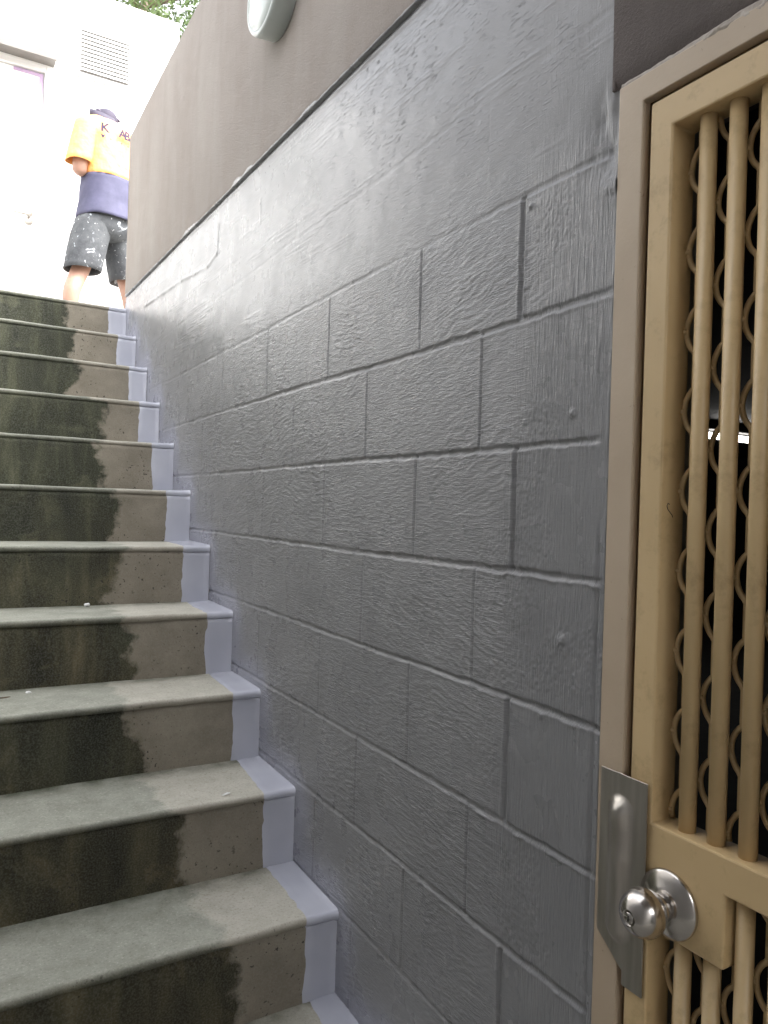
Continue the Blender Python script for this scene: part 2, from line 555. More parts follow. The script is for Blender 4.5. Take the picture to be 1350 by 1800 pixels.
depth = {-3: .0001, -2: .0004, -1: .0013, 0: .0032, 1: .0043, 2: .0042, 3: .0042, 4: .0037, 5: .0038, 6: .0035, 7: .003, 8: .003}
bead = {-1: .0012, 0: .0012, 1: .0014, 2: .0030, 3: .0018, 4: .0026, 5: .0014, 6: .0012, 7: .001, 8: .001}
lineoff = {1: -.0012, 4: -.001, 5: .0035, 6: -.002}
for Lk, d in depth.items():
    zl = 1.38 - .2 * (Lk - 2) + lineoff.get(Lk, 0) + .006 * (vn(Yc * 2.6, Yc * 0 + Lk, 4) - .5) + .0025 * (vn(Yc * 24, Yc * 0 + Lk, 5) - .5)
    dz = Z - zl[None]
    vis = .35 + .9 * vn(Y * 5.5, Y * 0 + Lk * 3.3, 6)
    rag = .0034 * (fbm(Y * 60, Z * 60, 7, 2) - .5)
    near = 1 - .55 * sstep(1.6, 3.6, Y)
    ex_ = .712 + .03 * float(_rng.random()); end = sstep(ex_, ex_ + .03, Y + .008 * vn(Z * 60, Y * 30, 9))
    gw = .0038 + .003 * vn(Y * 7, Y * 0 + Lk * 1.7, 17)
    g = (1 - sstep(gw * .35, gw * 1.3, np.abs(dz + rag)))
    h = h - g * d * vis * near * end
    if Lk in bead:
        bw = .0016 + .0022 * vn(Y * 14, Y * 0 + Lk, 8)
        close = .35 + .65 * (1 - sstep(.85, 1.25, Y + .25 * (vn(Yc * 3, Yc * 0 + Lk, 12)[None] - .5)))
        br = vn(Y * 55, Z * 20 + Lk, 10)
        h = h + bead[Lk] * close * end * np.exp(-((dz + .0072 + rag * 1.6 + .003 * (vn(Y * 32, Y * 0 + Lk, 11) - .5)) / bw) ** 2) * (.1 + 1.3 * br * br)
# vertical joints
rows = {8: 'B'}
for Lk in range(-4, 9):
    kind = 'A' if Lk % 2 else 'B'            # course between line Lk and Lk+1
    ztop = 1.38 - .2 * (Lk - 2); zbot = ztop - .2
    inrow = sstep(zbot, zbot + .006, Z) * (1 - sstep(ztop - .006, ztop, Z))
    js = [(1.218 + .4 * i, .0026, .0032) for i in range(8)] + [(.924, .0050, .0052)] if kind == 'A' else [(1.020 + .4 * i, .0026, .0028) for i in range(8)]
    for yj, hw, d in js:
        if Lk <= -3: continue
        elif Lk == -2: d *= (.9 if yj < 1 else .08)
        dd = Y - yj - .003 * (vn(Z * 6, Z * 0 + yj * 9, 13) - .5) - .0015 * (vn(Z * 60, Z * 0 + yj * 9, 14) - .5)
        h = h - inrow * d * (.5 + .7 * vn(Z * 12, Z * 0 + yj, 15)) * (1 - sstep(hw * .55, hw * 1.25, np.abs(dd)))
        h = h + inrow * d * .3 * np.exp(-((np.abs(dd) - hw * 1.7) / .002) ** 2) * vn(Z * 40, Y * 40, 16)
# brush strokes in thick paint
def stroke(ang, ln, wd, seed, wav=.5):
    ca, sa = math.cos(ang), math.sin(ang)
    u = Y * ca + Z * sa; v = -Y * sa + Z * ca
    wv = wav * (fbm(Y * 14, Z * 14, seed + 2, 2) - .5)
    a = vn(u / ln, v / wd + wv * 6, seed)
    b = vn(u / (ln * .6), v / (wd * .5) + wv * 12, seed + 1)
    r = 1 - np.abs(2 * a - 1)
    return r ** 3 * .8 + .35 * (1 - np.abs(2 * b - 1)) ** 3
sel = vn(np.floor(Y / .19) * 3.7, np.floor((Z - 1.38) / .2) * 5.1, 30)
hor = np.where(sel < .35, stroke(R(4), .045, .0055, 31), np.where(sel < .7, stroke(R(-16), .04, .006, 36), stroke(R(17), .035, .006, 41)))
ver = stroke(R(88), .075, .0052, 46, .22)
vm = .8 * (1 - sstep(.84, .99, Y + .14 * (fbm(Y * 6, Z * 5, 50, 2) - .5)))
str_amt = (.35 + .9 * sstep(.35, .7, fbm(Y * 7, Z * 7, 53, 2)))
h = h + (1 - skim * .85) * str_amt * .0010 * (hor * (1 - vm) + ver * vm)
# trowel streaks in the skimmed part, almost level
tr = stroke(R(2), .16, .004, 60, .12)
gate = sstep(.52, .72, fbm(Y * 3.5, Z * 26, 63, 2))
h = h + skim * .0008 * tr * gate
# blobs and pitted paint
bl = fbm(Y * 240, Z * 200, 66, 3)
pm = sstep(.56, .72, fbm(Y * 9, Z * 9, 68, 2)) * (1 - sstep(.95, 1.15, Y))
h = h + (1 - skim) * pm * .0020 * (bl - .4)
for yb_, zb_, r_, a_ in ((.811, 1.285, .012, .003), (.803, 1.292, .006, .003), (.80, 1.62, .006, .003), (.905, 1.955, .004, .004), (.845, 1.17, .006, .002)):
    h = h + a_ * np.exp(-(((Y - yb_) / r_) ** 2 + ((Z - zb_) / r_) ** 2)) * (.5 + vn(Y * 300, Z * 300, 70))
# filled corner by the head of the door frame
cm = np.exp(-((Y - .735) / .045) ** 2) * sstep(1.90, 1.98, Z) * (1 - sstep(2.02, 2.09, Z))
h = h + cm * (-.010 + .010 * (fbm(Y * 60, Z * 22, 72, 2))) + .006 * np.exp(-((Y - .737) / .03) ** 2 - ((Z - 1.925) / .018) ** 2) * fbm(Y * 80, Z * 80, 74)
# raised ghost lines of old patching
def ridge(pts, amp, w):
    global h
    for (y1, z1), (y2, z2) in zip(pts, pts[1:]):
        ly, lz = y2 - y1, z2 - z1
        tt = np.clip(((Y - y1) * ly + (Z - z1) * lz) / (ly * ly + lz * lz), 0, 1)
        wy = .006 * (vn(Y * 30, Z * 30, 80) - .5)
        d2 = (Y - y1 - tt * ly + wy) ** 2 + (Z - z1 - tt * lz + wy * .4) ** 2
        h = np.maximum(h, h * 0 + h + 0) + amp * np.exp(-d2 / w ** 2) * (.4 + .9 * vn(Y * 20, Z * 20, 81)) * 1.0
ridge([(2.505, 2.429), (2.515, 2.335)], .003, .007)
ridge([(2.515, 2.335), (2.623, 2.319), (2.96, 2.354), (3.598, 2.394)], .003, .008)
ridge([(2.111, 2.381), (2.105, 2.312)], .002, .006)
# recess down the frame edge, paint build-up at the edge
h = h - .0035 * np.exp(-((Y - .7415) / .0035) ** 2) * (1 - sstep(1.40, 1.52, Z)) * (.6 + .5 * vn(Z * 10, Z * 0, 83))
h = h + .0012 * np.exp(-((Y - .7305) / .002) ** 2) * vn(Z * 45, Z * 0, 84)
# rounded top lip under the rendered wall
dt = top_of(Yc)[None] - Z
h = h - .0015 * np.exp(-(dt / .004) ** 2) + .0022 * np.exp(-((dt - .012) / .006) ** 2) * (.5 + vn(Y * 12, Y * 0, 86))
# paler lavender tint in a band that follows the stairs
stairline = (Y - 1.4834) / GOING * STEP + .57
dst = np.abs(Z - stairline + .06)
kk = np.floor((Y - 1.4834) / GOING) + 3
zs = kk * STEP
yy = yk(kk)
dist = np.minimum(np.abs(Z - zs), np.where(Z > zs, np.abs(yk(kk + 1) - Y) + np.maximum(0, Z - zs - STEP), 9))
stair_tint = (1 - sstep(.03, .12, np.where(Z > zs - .02, dist, 0) + .03 * (fbm(Y * 12, Z * 12, 90) - .5)))
glint = sstep(2.02, 2.2, Z) * (1 - sstep(1.35, 1.9, Y)) * sstep(.74, .86, Y)
P = np.stack([-h, Y, Z], -1)
bw = empty('painted_block_wall', (0, 2.4, 0), 'long grey painted concrete block wall with thick glossy brush strokes beside the stairs', 'wall')
grid_mesh('painted_face', P, GREY, bw, flip=True, attrs=dict(stair_tint=stair_tint, vert=vm, skim=skim, glint=glint))
box('wall_core', .014, .19, WY0 + .001, WY1, 0, WZ1 - .03, CONC, bw)
bm = bmesh.new()       # painted return at the far end and at the door jamb
bm_box(bm, -.001, .014, WY1 - .002, WY1 + .012, 0, WZ1)
from_bm('end_return', bm, GREY, bw)

# ------------------------------------------------------------------ rendered parapet above
def rendered(name, y0, y1, zf0, z1, thick, mat, label, cat, bulge, seed):
    yy_ = np.linspace(y0, y1, 160); nzr = 80
    Yr = np.repeat(yy_[None], nzr, 0)
    f = np.linspace(0, 1, nzr)[:, None]
    zb = zf0(yy_)[None]
    Zr = zb + (z1 - zb) * f
    hh = bulge * (fbm(Yr * 3, Zr * 3, seed, 3) - .5) + .002 * (fbm(Yr * 30, Zr * 30, seed + 4, 2) - .5)
    hh = hh + .003 - .006 * np.exp(-((Zr - zb) / .006) ** 2)
    F = np.stack([-hh - .001, Yr, Zr], -1)
    root = empty(name, (0, (y0 + y1) / 2, float(zf0(np.array([y0]))[0])), label, cat)
    grid_mesh('rendered_face', F, mat, root, flip=True)
    bm = bmesh.new()
    bm_box(bm, .006, thick, y0 + .001, y1 - .001, float(zf0(np.array([y0]))[0]) + .002, z1 - .002)
    from_bm('wall_core', bm, mat, root)
    # thin returns closing the gap between face and core
    bm = bmesh.new()
    bm_box(bm, -.0035, .008, y1 - .004, y1, float(zf0(np.array([y1]))[0]), z1)
    bm_box(bm, -.0035, .008, y0, y1 - .004, z1 - .004, z1)
    from_bm('edge_return', bm, mat, root)
    return root
rendered('rendered_parapet', .742, 4.045, lambda y: top_of(y) + .001, 3.365, .2, RENDER,
         'brown grey rendered parapet above the grey blocks carrying the round lamp', 'wall', .008, 100)
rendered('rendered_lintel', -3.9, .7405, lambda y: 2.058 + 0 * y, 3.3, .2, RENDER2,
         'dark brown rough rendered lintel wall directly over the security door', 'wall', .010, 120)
# smear of grey paint over the line
pts = [(2.40, 2.498), (2.28, 2.495), (2.16, 2.494), (2.15, 2.508), (2.19, 2.519), (2.25, 2.530), (2.31, 2.528), (2.345, 2.516)]
pts = [(2.26 + (y - 2.15) * .52, 2.4955 + (z - 2.4955) * .62) for y, z in pts]
pv = [(-.0062, y, z) for y, z in pts] + [(-.001, y, z) for y, z in pts]
n_ = len(pts)
par = [o for o in bpy.data.objects if o.name == 'painted_block_wall'][0]
from_py('paint_smear', pv, [tuple(range(n_))] + [(i, (i + 1) % n_, (i + 1) % n_ + n_, i + n_) for i in range(n_)], GREY, par)

# ragged cut-in line of grey paint where the blocks meet the render
ly_ = np.linspace(.745, 4.03, 900)
lt_ = .002 + .003 * fbm(ly_ * 9, ly_ * 0, 150, 2) + .004 * vn(ly_ * 60, ly_ * 0, 153) + .012 * sstep(.72, .85, vn(ly_ * 4.5, ly_ * 0, 155))
rows_ = []
for f, dx in ((0, .002), (0, -.0085), (.35, -.0098), (.75, -.0094), (1, -.0080), (1, .002)):
    rows_.append(np.stack([dx * np.ones_like(ly_) - (.0012 * vn(ly_ * 50, ly_ * 0 + f * 9, 157) if dx < 0 else 0), ly_, top_of(ly_) - .001 + f * lt_], -1))
grid_mesh('cut_in_line', np.array(rows_), GREY, par)

# ------------------------------------------------------------------ unseen walls and overhang round the camera, added and sized to shape the light
tag(box('added_side_wall', LX - .18, LX, -3.9, TOPY + .02, 0, 3.95, LWALL, base=(LX, .5, 0)),
    'unseen plain grey wall added along the stair well to shape the light', 'wall')
tag(box('added_end_wall', LX, .0, -4.1, -3.9, 0, 2.75, LWALL, base=(-.7, -4, 0)), 'unseen plain grey wall added behind the viewer to block light', 'wall')
tag(box('shade_ceiling', LX - .18, .25, -2.25, .62, 3.46, 3.6, SOFFIT, base=(-.7, -1, 3.3)), kind='structure')

# ------------------------------------------------------------------ door frame
DY0, DY1 = .6755, -.20            # latch side and hinge side of the leaf
fr = empty('door_frame', (.03, .25, 0), 'pale beige steel door frame with smeared paint set against the end of the grey block wall', 'door frame')
def welded(name, ys, zs, filled, x0, x1, mat, parent, bev):
    """plate outline made of filled lattice cells in y/z, extruded from x0 to x1 and bevelled"""
    bm = bmesh.new()
    V = {}
    g = lambda i, j: V.setdefault((i, j), bm.verts.new((x0, ys[i], zs[j]))) if (i, j) not in V else V[(i, j)]
    for i in range(len(ys) - 1):
        for j in range(len(zs) - 1):
            if filled(i, j): bm.faces.new((g(i, j), g(i + 1, j), g(i + 1, j + 1), g(i, j + 1)))
    r = bmesh.ops.extrude_face_region(bm, geom=bm.faces[:])
    for v in r['geom']:
        if isinstance(v, bmesh.types.BMVert): v.co.x = x1
    bmesh.ops.recalc_face_normals(bm, faces=bm.faces)
    bmesh.ops.dissolve_limit(bm, angle_limit=R(1), verts=bm.verts, edges=bm.edges)
    if bev:
        es = [e for e in bm.edges if len(e.link_faces) == 2 and e.calc_face_angle(0) > R(30)]
        bmesh.ops.bevel(bm, geom=es, offset=bev, segments=2, profile=.5, affect='EDGES')
    return from_bm(name, bm, mat, parent)
fy = [DY1 - .052, DY1 - .012, .6865, .7275]
welded('frame_face', fy, [0, 2.0215, 2.056], lambda i, j: i != 1 or j == 1, -.003, .012, FRAME, fr, .0015)
welded('frame_return', [DY1 - .052, DY1 - .037, .7125, .7275], [0, 2.041, 2.056], lambda i, j: i != 1 or j == 1, .012, .11, FRAME, fr, 0)
welded('rebate', [DY1 - .036, DY1 - .002, .6775, .7120], [0, 2.0155, 2.0405], lambda i, j: i != 1 or j == 1, .0125, .03, REBATE, fr, 0)
# ragged smear of render and filler along the head of the frame
ys_ = np.linspace(.725, .30, 420)
w0 = 2.053 - .003 * vn(ys_ * 60, ys_ * 0, 130) - .004 * vn(ys_ * 22, ys_ * 0, 135) * (1 - sstep(.50, .62, ys_)); w1 = 2.0585 + .0035 * fbm(ys_ * 70, ys_ * 0, 131, 2) + .005 * vn(ys_ * 18, ys_ * 0, 132) * (1 - sstep(.50, .62, ys_))
rows_ = []
for f in np.linspace(0, 1, 10):
    zz = w0 + (w1 - w0) * f
    bul = .0035 * math.sin(math.pi * f) ** .6 * (.1 + 1.3 * fbm(ys_ * 110, zz * 160, 134, 3) ** 1.5) * (1.0 - .6 * sstep(.56, .66, ys_))
    rows_.append(np.stack([-.0015 - bul, ys_, zz], -1))
grid_mesh('filler_smear', np.array(rows_), SMEAR, fr)

# ------------------------------------------------------------------ security door leaf
door = empty('security_door', (.02, .24, 0), 'cream barred steel security door with looped wire grille behind round bars', 'door')
DT = .045
ly = [DY1, DY1 + .035, .5345, .6405, DY0]
lz = [.02, .16, .954, 1.040, 1.0855, 1.9715, 2.0125]
welded('leaf_frame', ly, lz, lambda i, j: i in (0, 3) or j in (0, 3, 5) or (j == 2 and i == 2), 0, DT, CREAM, door, .0028)
BSP, BR, BXC = .0406, .0104, .0212
bar_ys = [.603 - BSP * i for i in range(19)]
bar_ys = [y for y in bar_ys if y > DY1 + .05]
def bar_mesh(z0, z1):
    bm = bmesh.new()
    bm_tube(bm, [(0, 0, z0), (0, 0, z1)], BR, 20)
    me = bpy.data.meshes.new('bar')
    bm.to_mesh(me); bm.free()
    me.polygons.foreach_set('use_smooth', [len(p.vertices) == 4 for p in me.polygons])
    me.materials.append(CREAM)
    return me
m_up, m_lo = bar_mesh(1.0845, 1.9725), bar_mesh(.159, 1.041)
m_lo2 = bar_mesh(.159, .955)
for y in bar_ys:
    for me in (m_up, m_lo2 if .53 < y < .645 else m_lo):
        o = bpy.data.objects.new('bar', me)
        COL.objects.link(o)
        o.parent = door
        o.location = Vector((BXC, y, 0)) - door.location
# looped wire: two mirrored waves per column, touching the next column through a short stub
GX, GA, GP, GR_ = .0362, .0140, .1025, .0037
def grille(z0, z1):
    for ci, y in enumerate(bar_ys):
        yc = y + .0205
        ph = 1.7125 if ci % 2 == 0 else 1.6610
        bm = bmesh.new()
        for sgn in (-1, 1):
            pts = []
            z = z0
            while z <= z1 + 1e-6:
                cph = math.cos(2 * math.pi * (z - ph) / GP)
                a = GA * (max(0, cph + .12) / 1.12) ** .62
                pts.append((GX + sgn * .0006, yc + sgn * (a + .0012), z))
                z += GP / 24
            bm_tube(bm, pts, GR_, 8)
        k0 = math.ceil((z0 - ph) / GP)
        zz = ph + k0 * GP
        while zz < z1:
            bm_tube(bm, [(GX - .001, yc + GA - .001, zz), (GX - .001, yc + BSP, zz)], GR_ * 1.05, 8)
            zz += GP
        o = from_bm('grille_wire', bm, CREAM, door, True)
grille(1.088, 1.970)
grille(.163, 1.038)

# knob set
kc = Vector((-.0008, .6085, .9975))
knob = empty('x', (0, 0, 0), None, None)
bpy.data.objects.remove(knob)
bm = bmesh.new()
bm_lathe(bm, [(0, -.001), (.0405, -.001), (.0415, .0015), (.0415, .004), (.0398, .0062), (.031, .0105), (.023, .0135), (.0215, .0145), (.0, .0145)], kc, (-1, 0, 0), 64)
rose = from_bm('knob_rose', bm, CHROME, door, True)
rose.data.polygons.foreach_set('use_smooth', [True] * len(rose.data.polygons))
bm = bmesh.new()
prof = [(0, .013), (.0172, .013), (.0160, .0236)]
for i in range(17):
    a = R(-58 + 128 * i / 16)
    prof.append((.0288 * math.cos(a), .0475 + .0265 * math.sin(a)))
prof += [(.0090, .0728), (.0086, .0700), (0, .0700)]
bm_lathe(bm, prof, kc, (-1, 0, 0), 64)
kn = from_bm('door_knob', bm, CHROME, door, True)
bm = bmesh.new()
bm_lathe(bm, [(0, .0695), (.0066, .0695), (.0066, .0722), (.0060, .0728), (0, .0728)], kc, (-1, 0, 0), 32)
cyl = from_bm('lock_cylinder', bm, CHROME, kn, True)
bm = bmesh.new()
bm_box(bm, kc.x - .0733, kc.x - .0722, kc.y - .0009, kc.y + .0009, kc.z - .0035, kc.z + .0032)
from_bm('keyhole', bm, DARKMETAL, kn)

# stamped latch guard plate over the gap
yy_ = np.linspace(.7195, .6425, 130); zz_ = np.linspace(1.134, .862, 320)
Yg, Zg = np.meshgrid(yy_, zz_)
# cut the lower left corner: slide the left edge along the diagonal, and drop the tail
lim = np.where(Zg > .915, .7195, np.where(Zg > .880, .7195 - (.915 - Zg) / .035 * .0445, .675))
Yg2 = .6425 + (Yg - .6425) / .077 * (lim - .6425)
cy_, hz0, hz1 = .684, .932, 1.085
zc_ = np.clip(Zg, hz0, hz1)
rr = np.hypot((Yg2 - cy_), (Zg - zc_))
hp = .0105 * (1 - sstep(.003, .023, rr))
hp += .0028 * np.exp(-((Yg2 - cy_) / .011) ** 2 - ((Zg - 1.08) / .014) ** 2) + .0022 * np.exp(-((Yg2 - cy_ + .004) / .012) ** 2 - ((Zg - 1.02) / .02) ** 2)
hp += .0003 * (fbm(Yg2 * 25, Zg * 25, 140) - .5) - .0012 * np.exp(-((Yg2 - .688) / .006) ** 2) * sstep(1.08, 1.12, Zg)
uu_ = (Yg - .6425) / .077
hp = hp * sstep(0, .08, uu_) * (1 - sstep(.92, 1, uu_))
Xg = -.0062 - hp
Z2 = Zg - .004 * (1 - np.clip((Yg2 - .6425) / .077, 0, 1)) * 0
F = np.stack([Xg, Yg2, Z2], -1)
B = np.stack([Xg + .0016, Yg2, Z2], -1)
bm = bmesh.new()
def add_grid(bm, P, flip):
    vv = [[bm.verts.new(p) for p in row] for row in P]
    for i in range(len(vv) - 1):
        for j in range(len(vv[0]) - 1):
            q = (vv[i][j], vv[i][j + 1], vv[i + 1][j + 1], vv[i + 1][j])
            bm.faces.new(q[::-1] if flip else q)
    return vv
va, vb = add_grid(bm, F, False), add_grid(bm, B, True)
def side(a, b):
    for i in range(len(a) - 1):
        bm.faces.new((a[i], a[i + 1], b[i + 1], b[i]))
side(va[0], vb[0]); side(va[-1], vb[-1])
side([r_[0] for r_ in va], [r_[0] for r_ in vb]); side([r_[-1] for r_ in va], [r_[-1] for r_ in vb])
bmesh.ops.remove_doubles(bm, verts=bm.verts, dist=1e-6)
bmesh.ops.dissolve_degenerate(bm, edges=bm.edges, dist=1e-7)
gp = from_bm('latch_guard_plate', bm, STEEL, door, True)

# a stray brown hair stuck on the side of the stile
bm = bmesh.new()
hp_ = [(.016, .6402, 1.490), (.013, .6400, 1.4915), (.011, .6400, 1.488), (.0125, .6400, 1.484), (.017, .6400, 1.480), (.0215, .6400, 1.476), (.0225, .6400, 1.4735)]
bm_tube(bm, hp_, .0005, 6)
tag(from_bm('stray_hair', bm, DARKMETAL, base=(.016, .64, 1.48)), 'tiny curled brown hair stuck to the inner side of the cream door stile', 'hair')

# ------------------------------------------------------------------ dark room behind the door
room = empty('dark_room', (2.5, 1.5, 0), 'unlit dark basement room seen through the bars of the cream door', 'room')
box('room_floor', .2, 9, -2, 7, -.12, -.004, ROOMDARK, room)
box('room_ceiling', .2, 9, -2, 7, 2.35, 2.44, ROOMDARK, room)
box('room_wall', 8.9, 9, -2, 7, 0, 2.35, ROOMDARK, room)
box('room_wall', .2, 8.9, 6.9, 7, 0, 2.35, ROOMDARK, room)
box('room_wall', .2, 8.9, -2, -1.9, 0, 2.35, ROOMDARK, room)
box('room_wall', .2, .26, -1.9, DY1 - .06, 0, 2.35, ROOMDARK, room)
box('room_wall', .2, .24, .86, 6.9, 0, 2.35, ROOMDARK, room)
tl = empty('tube_light', (5.2, 4.35, 2.28), 'lit white fluorescent tube glimpsed between the door bars in the dark room', 'light')
bm = bmesh.new(); bm_tube(bm, [(4.98, 4.26, 2.222), (6.2, 4.26, 2.222)], .028, 16)
from_bm('tube', bm, GLOW, tl, True)
box('batten', 4.9, 6.3, 4.20, 4.32, 2.27, 2.349, ROOMDARK, tl, .01)
box('tube_holder', 4.93, 4.985, 4.235, 4.285, 2.19, 2.27, ROOMDARK, tl, .004)
box('tube_holder', 6.195, 6.25, 4.235, 4.285, 2.19, 2.27, ROOMDARK, tl, .004)

# ------------------------------------------------------------------ bulkhead lamp on the parapet
lc = Vector((-.004, 1.972, 2.905))
lamp = empty('bulkhead_lamp', lc, 'round off white bulkhead lamp mounted on the brown grey parapet', 'wall lamp')
bm = bmesh.new()
bm_lathe(bm, [(0, -.003), (.116, -.003), (.120, .002), (.1215, .03), (.1235, .050), (.1225, .057), (.119, .061), (.113, .0615), (.110, .059), (.0, .059)], lc, (-1, 0, 0), 72)
from_bm('lamp_body', bm, LAMPW, lamp, True)
bm = bmesh.new()
bm_lathe(bm, [(.1085, .0595), (.105, .0625), (.08, .0665), (.04, .069), (0, .0695)], lc, (-1, 0, 0), 72)
from_bm('lens', bm, LENS, lamp, True)

# ------------------------------------------------------------------ white building on the landing
FY = 5.65
bld = empty('white_building', (-1.2, FY + 1.5, TOPZ), 'low white building with flat parapet, overexposed in daylight at the top of the stairs', 'building')
DXR = -.268                       # door edge
bm = bmesh.new()
bm_box(bm, DXR + .012, .636, FY, FY + 3.2, TOPZ - .1, 5.055)
bm_box(bm, -5, DXR - .95, FY, FY + 3.2, TOPZ - .1, 5.055)
bm_box(bm, DXR - .95, DXR + .012, FY, FY + 3.2, 4.447, 5.055)
bm_box(bm, DXR - .95, DXR + .012, FY + .2, FY + 3.2, TOPZ - .1, 4.447)
from_bm('wall', bm, WHITE, bld)
dr = box('door', DXR - .88, DXR, FY + .030, FY + .072, TOPZ + .01, 4.40, WHITE2, bld, .003)
bm = bmesh.new()
bm_box(bm, DXR + .002, DXR + .011, FY + .004, FY + .10, TOPZ, 4.445)
bm_box(bm, DXR - .88, DXR + .002, FY + .004, FY + .10, 4.405, 4.445)
from_bm('door_surround', bm, WHITE2, bld)
bm = bmesh.new()
bm_box(bm, DXR - .028, DXR - .006, FY + .022, FY + .0292, 4.12, 4.395)
bm_box(bm, DXR - .19, DXR - .028, FY + .022, FY + .0292, 4.375, 4.395)
from_bm('fringe_strip', bm, FRINGE, dr)  # lens colour fringe at the bright door edge, painted as lilac strips
bm = bmesh.new()
for zc in (3.435, 3.375):
    bm_lathe(bm, [(0, 0), (.026, 0), (.026, .008), (.018, .012), (0, .012)], (DXR - .07, FY + .03, zc), (0, -1, 0), 20)
bm_tube(bm, [(DXR - .07, FY + .02, 3.405), (DXR - .07, FY - .025, 3.405), (DXR - .20, FY - .028, 3.405)], .009, 10)
from_bm('lever_handle', bm, STEEL, dr, True)
bm = bmesh.new()
bm_box(bm, DXR - .004, DXR + .006, FY + .018, FY + .03, 3.36, 3.44)
from_bm('strike_plate', bm, STEEL, dr)
bm = bmesh.new()
bm_box(bm, DXR - 1.1, DXR + .06, FY - .16, FY - .001, 4.452, 4.475)
bm_box(bm, DXR - 1.1, DXR + .06, FY - .165, FY - .150, 4.42, 4.452)
from_bm('door_hood', bm, HOOD, bld)
vent = box('louvre_vent', -.052, .292, FY - .004, FY - .0005, 4.47, 4.79, WHITE2, bld)
bm = bmesh.new()
bm_box(bm, -.045, .285, FY - .006, FY - .0045, 4.477, 4.783)
from_bm('vent_opening', bm, DARKGAP, vent)
for i in range(11):
    z = 4.487 + i * .0278
    bm = bmesh.new()
    vv = [bm.verts.new(p) for p in ((-.045, FY - .008, z + .024), (.285, FY - .008, z + .024), (.285, FY - .024, z), (-.045, FY - .024, z),
                                    (-.045, FY - .006, z + .022), (.285, FY - .006, z + .022), (.285, FY - .022, z - .002), (-.045, FY - .022, z - .002))]
    for q in ((0, 1, 2, 3), (7, 6, 5, 4), (0, 3, 7, 4), (1, 5, 6, 2), (3, 2, 6, 7), (0, 4, 5, 1)): bm.faces.new([vv[a] for a in q])
    from_bm('slat', bm, WHITE2, vent)
box('vent_sill', -.075, .15, FY - .010, FY - .0006, 4.440, 4.447, SLAT, bld)

# ------------------------------------------------------------------ painter standing on the landing, back to the camera
PC = Vector((.075, 5.08, TOPZ + .004))
YAW = R(24)
person = empty('person', PC, 'person seen from behind in yellow and navy work shirt and paint spattered shorts, head bowed', 'person')
def pw(x, y, z):
    """figure space: x right, y forward, z up -> world"""
    return PC + Vector((x * math.cos(YAW) - y * math.sin(YAW), x * math.sin(YAW) + y * math.cos(YAW), z - .055 * min(1, max(0, (z - .5) / .4))))
def skin_mesh(name, verts, edges, radii, root, mat, parent, sub=2):
    me = bpy.data.meshes.new(name)
    me.from_pydata([tuple(pw(*v)) for v in verts], edges, [])
    o = bpy.data.objects.new(name, me)
    COL.objects.link(o)
    md = o.modifiers.new('skin', 'SKIN')
    md.use_smooth_shade = True
    for i, r_ in enumerate(radii):
        rv = r_ if isinstance(r_, tuple) else (r_, r_)
        me.skin_vertices[0].data[i].radius = rv
    me.skin_vertices[0].data[root].use_root = True
    sd = o.modifiers.new('sub', 'SUBSURF'); sd.levels = sub; sd.render_levels = sub
    dg = bpy.context.evaluated_depsgraph_get()
    ev = o.evaluated_get(dg)
    nm = bpy.data.meshes.new_from_object(ev)
    bpy.data.objects.remove(o)
    return link(name, nm, mat, parent, True)
LA, RA = (-.235, .02), (.17, -.02)      # ankle positions (x, y)
V = [(0, 0, .90), (0, .01, 1.08), (0, .0, 1.28), (0, .03, 1.42), (.01, .08, 1.49), (.04, .15, 1.52), (.07, .21, 1.535), (.08, .27, 1.47),
     (-.10, 0, .86), (-.15, .03, .48), (LA[0] - .005, .0, .30), (*LA, .09), (LA[0] - .02, .13, .035),
     (.10, 0, .86), (.15, .02, .48), (RA[0] + .005, -.03, .30), (*RA, .09), (RA[0] + .02, .11, .035),
     (-.17, .0, 1.41), (-.225, -.02, 1.085), (-.06, .18, 1.22), (.0, .22, 1.28),
     (.17, .0, 1.41), (.235, -.02, 1.125), (.19, .20, 1.26), (.15, .23, 1.33)]
Rr = [(.15, .12), (.14, .11), (.15, .105), (.11, .08), (.06, .06), (.062, .065), (.085, .09), (.055, .06),
      .09, .058, .056, .038, .032, .09, .058, .056, .038, .032, .058, .045, .034, .03, .058, .045, .034, .03]
E = [(0, 1), (1, 2), (2, 3), (3, 4), (4, 5), (5, 6), (6, 7), (0, 8), (8, 9), (9, 10), (10, 11), (11, 12), (0, 13), (13, 14), (14, 15), (15, 16), (16, 17),
     (3, 18), (18, 19), (19, 20), (20, 21), (3, 22), (22, 23), (23, 24), (24, 25)]
# hands: palm plus five curled fingers each, grown from the wrist
for wi, sx in ((21, 1), (25, -1)):
    bx_, by_, bz_ = V[wi]
    V.append((bx_ + sx * .035, by_ + .045, bz_ + .01)); Rr.append((.030, .016)); pi = len(V) - 1; E.append((wi, pi))
    for f in range(4):
        o_ = (f - 1.5) * .019
        ln = (.068, .078, .074, .058)[f]
        b0 = (bx_ + sx * .05, by_ + .07, bz_ + .01 + o_)
        V += [b0, (b0[0] + sx * ln * .5, b0[1] + ln * .42, b0[2] + .004), (b0[0] + sx * ln * .95, b0[1] + ln * .45, b0[2] + .002)]
        Rr += [.0095, .0085, .0075]
        m_ = len(V)
        E += [(pi, m_ - 3), (m_ - 3, m_ - 2), (m_ - 2, m_ - 1)]
    V += [(bx_ + sx * .02, by_ + .04, bz_ + .045), (bx_ + sx * .05, by_ + .055, bz_ + .07)]
    Rr += [.0105, .0085]
    m_ = len(V)
    E += [(pi, m_ - 2), (m_ - 2, m_ - 1)]
skin_mesh('body', V, E, Rr, 0, SKIN, person)
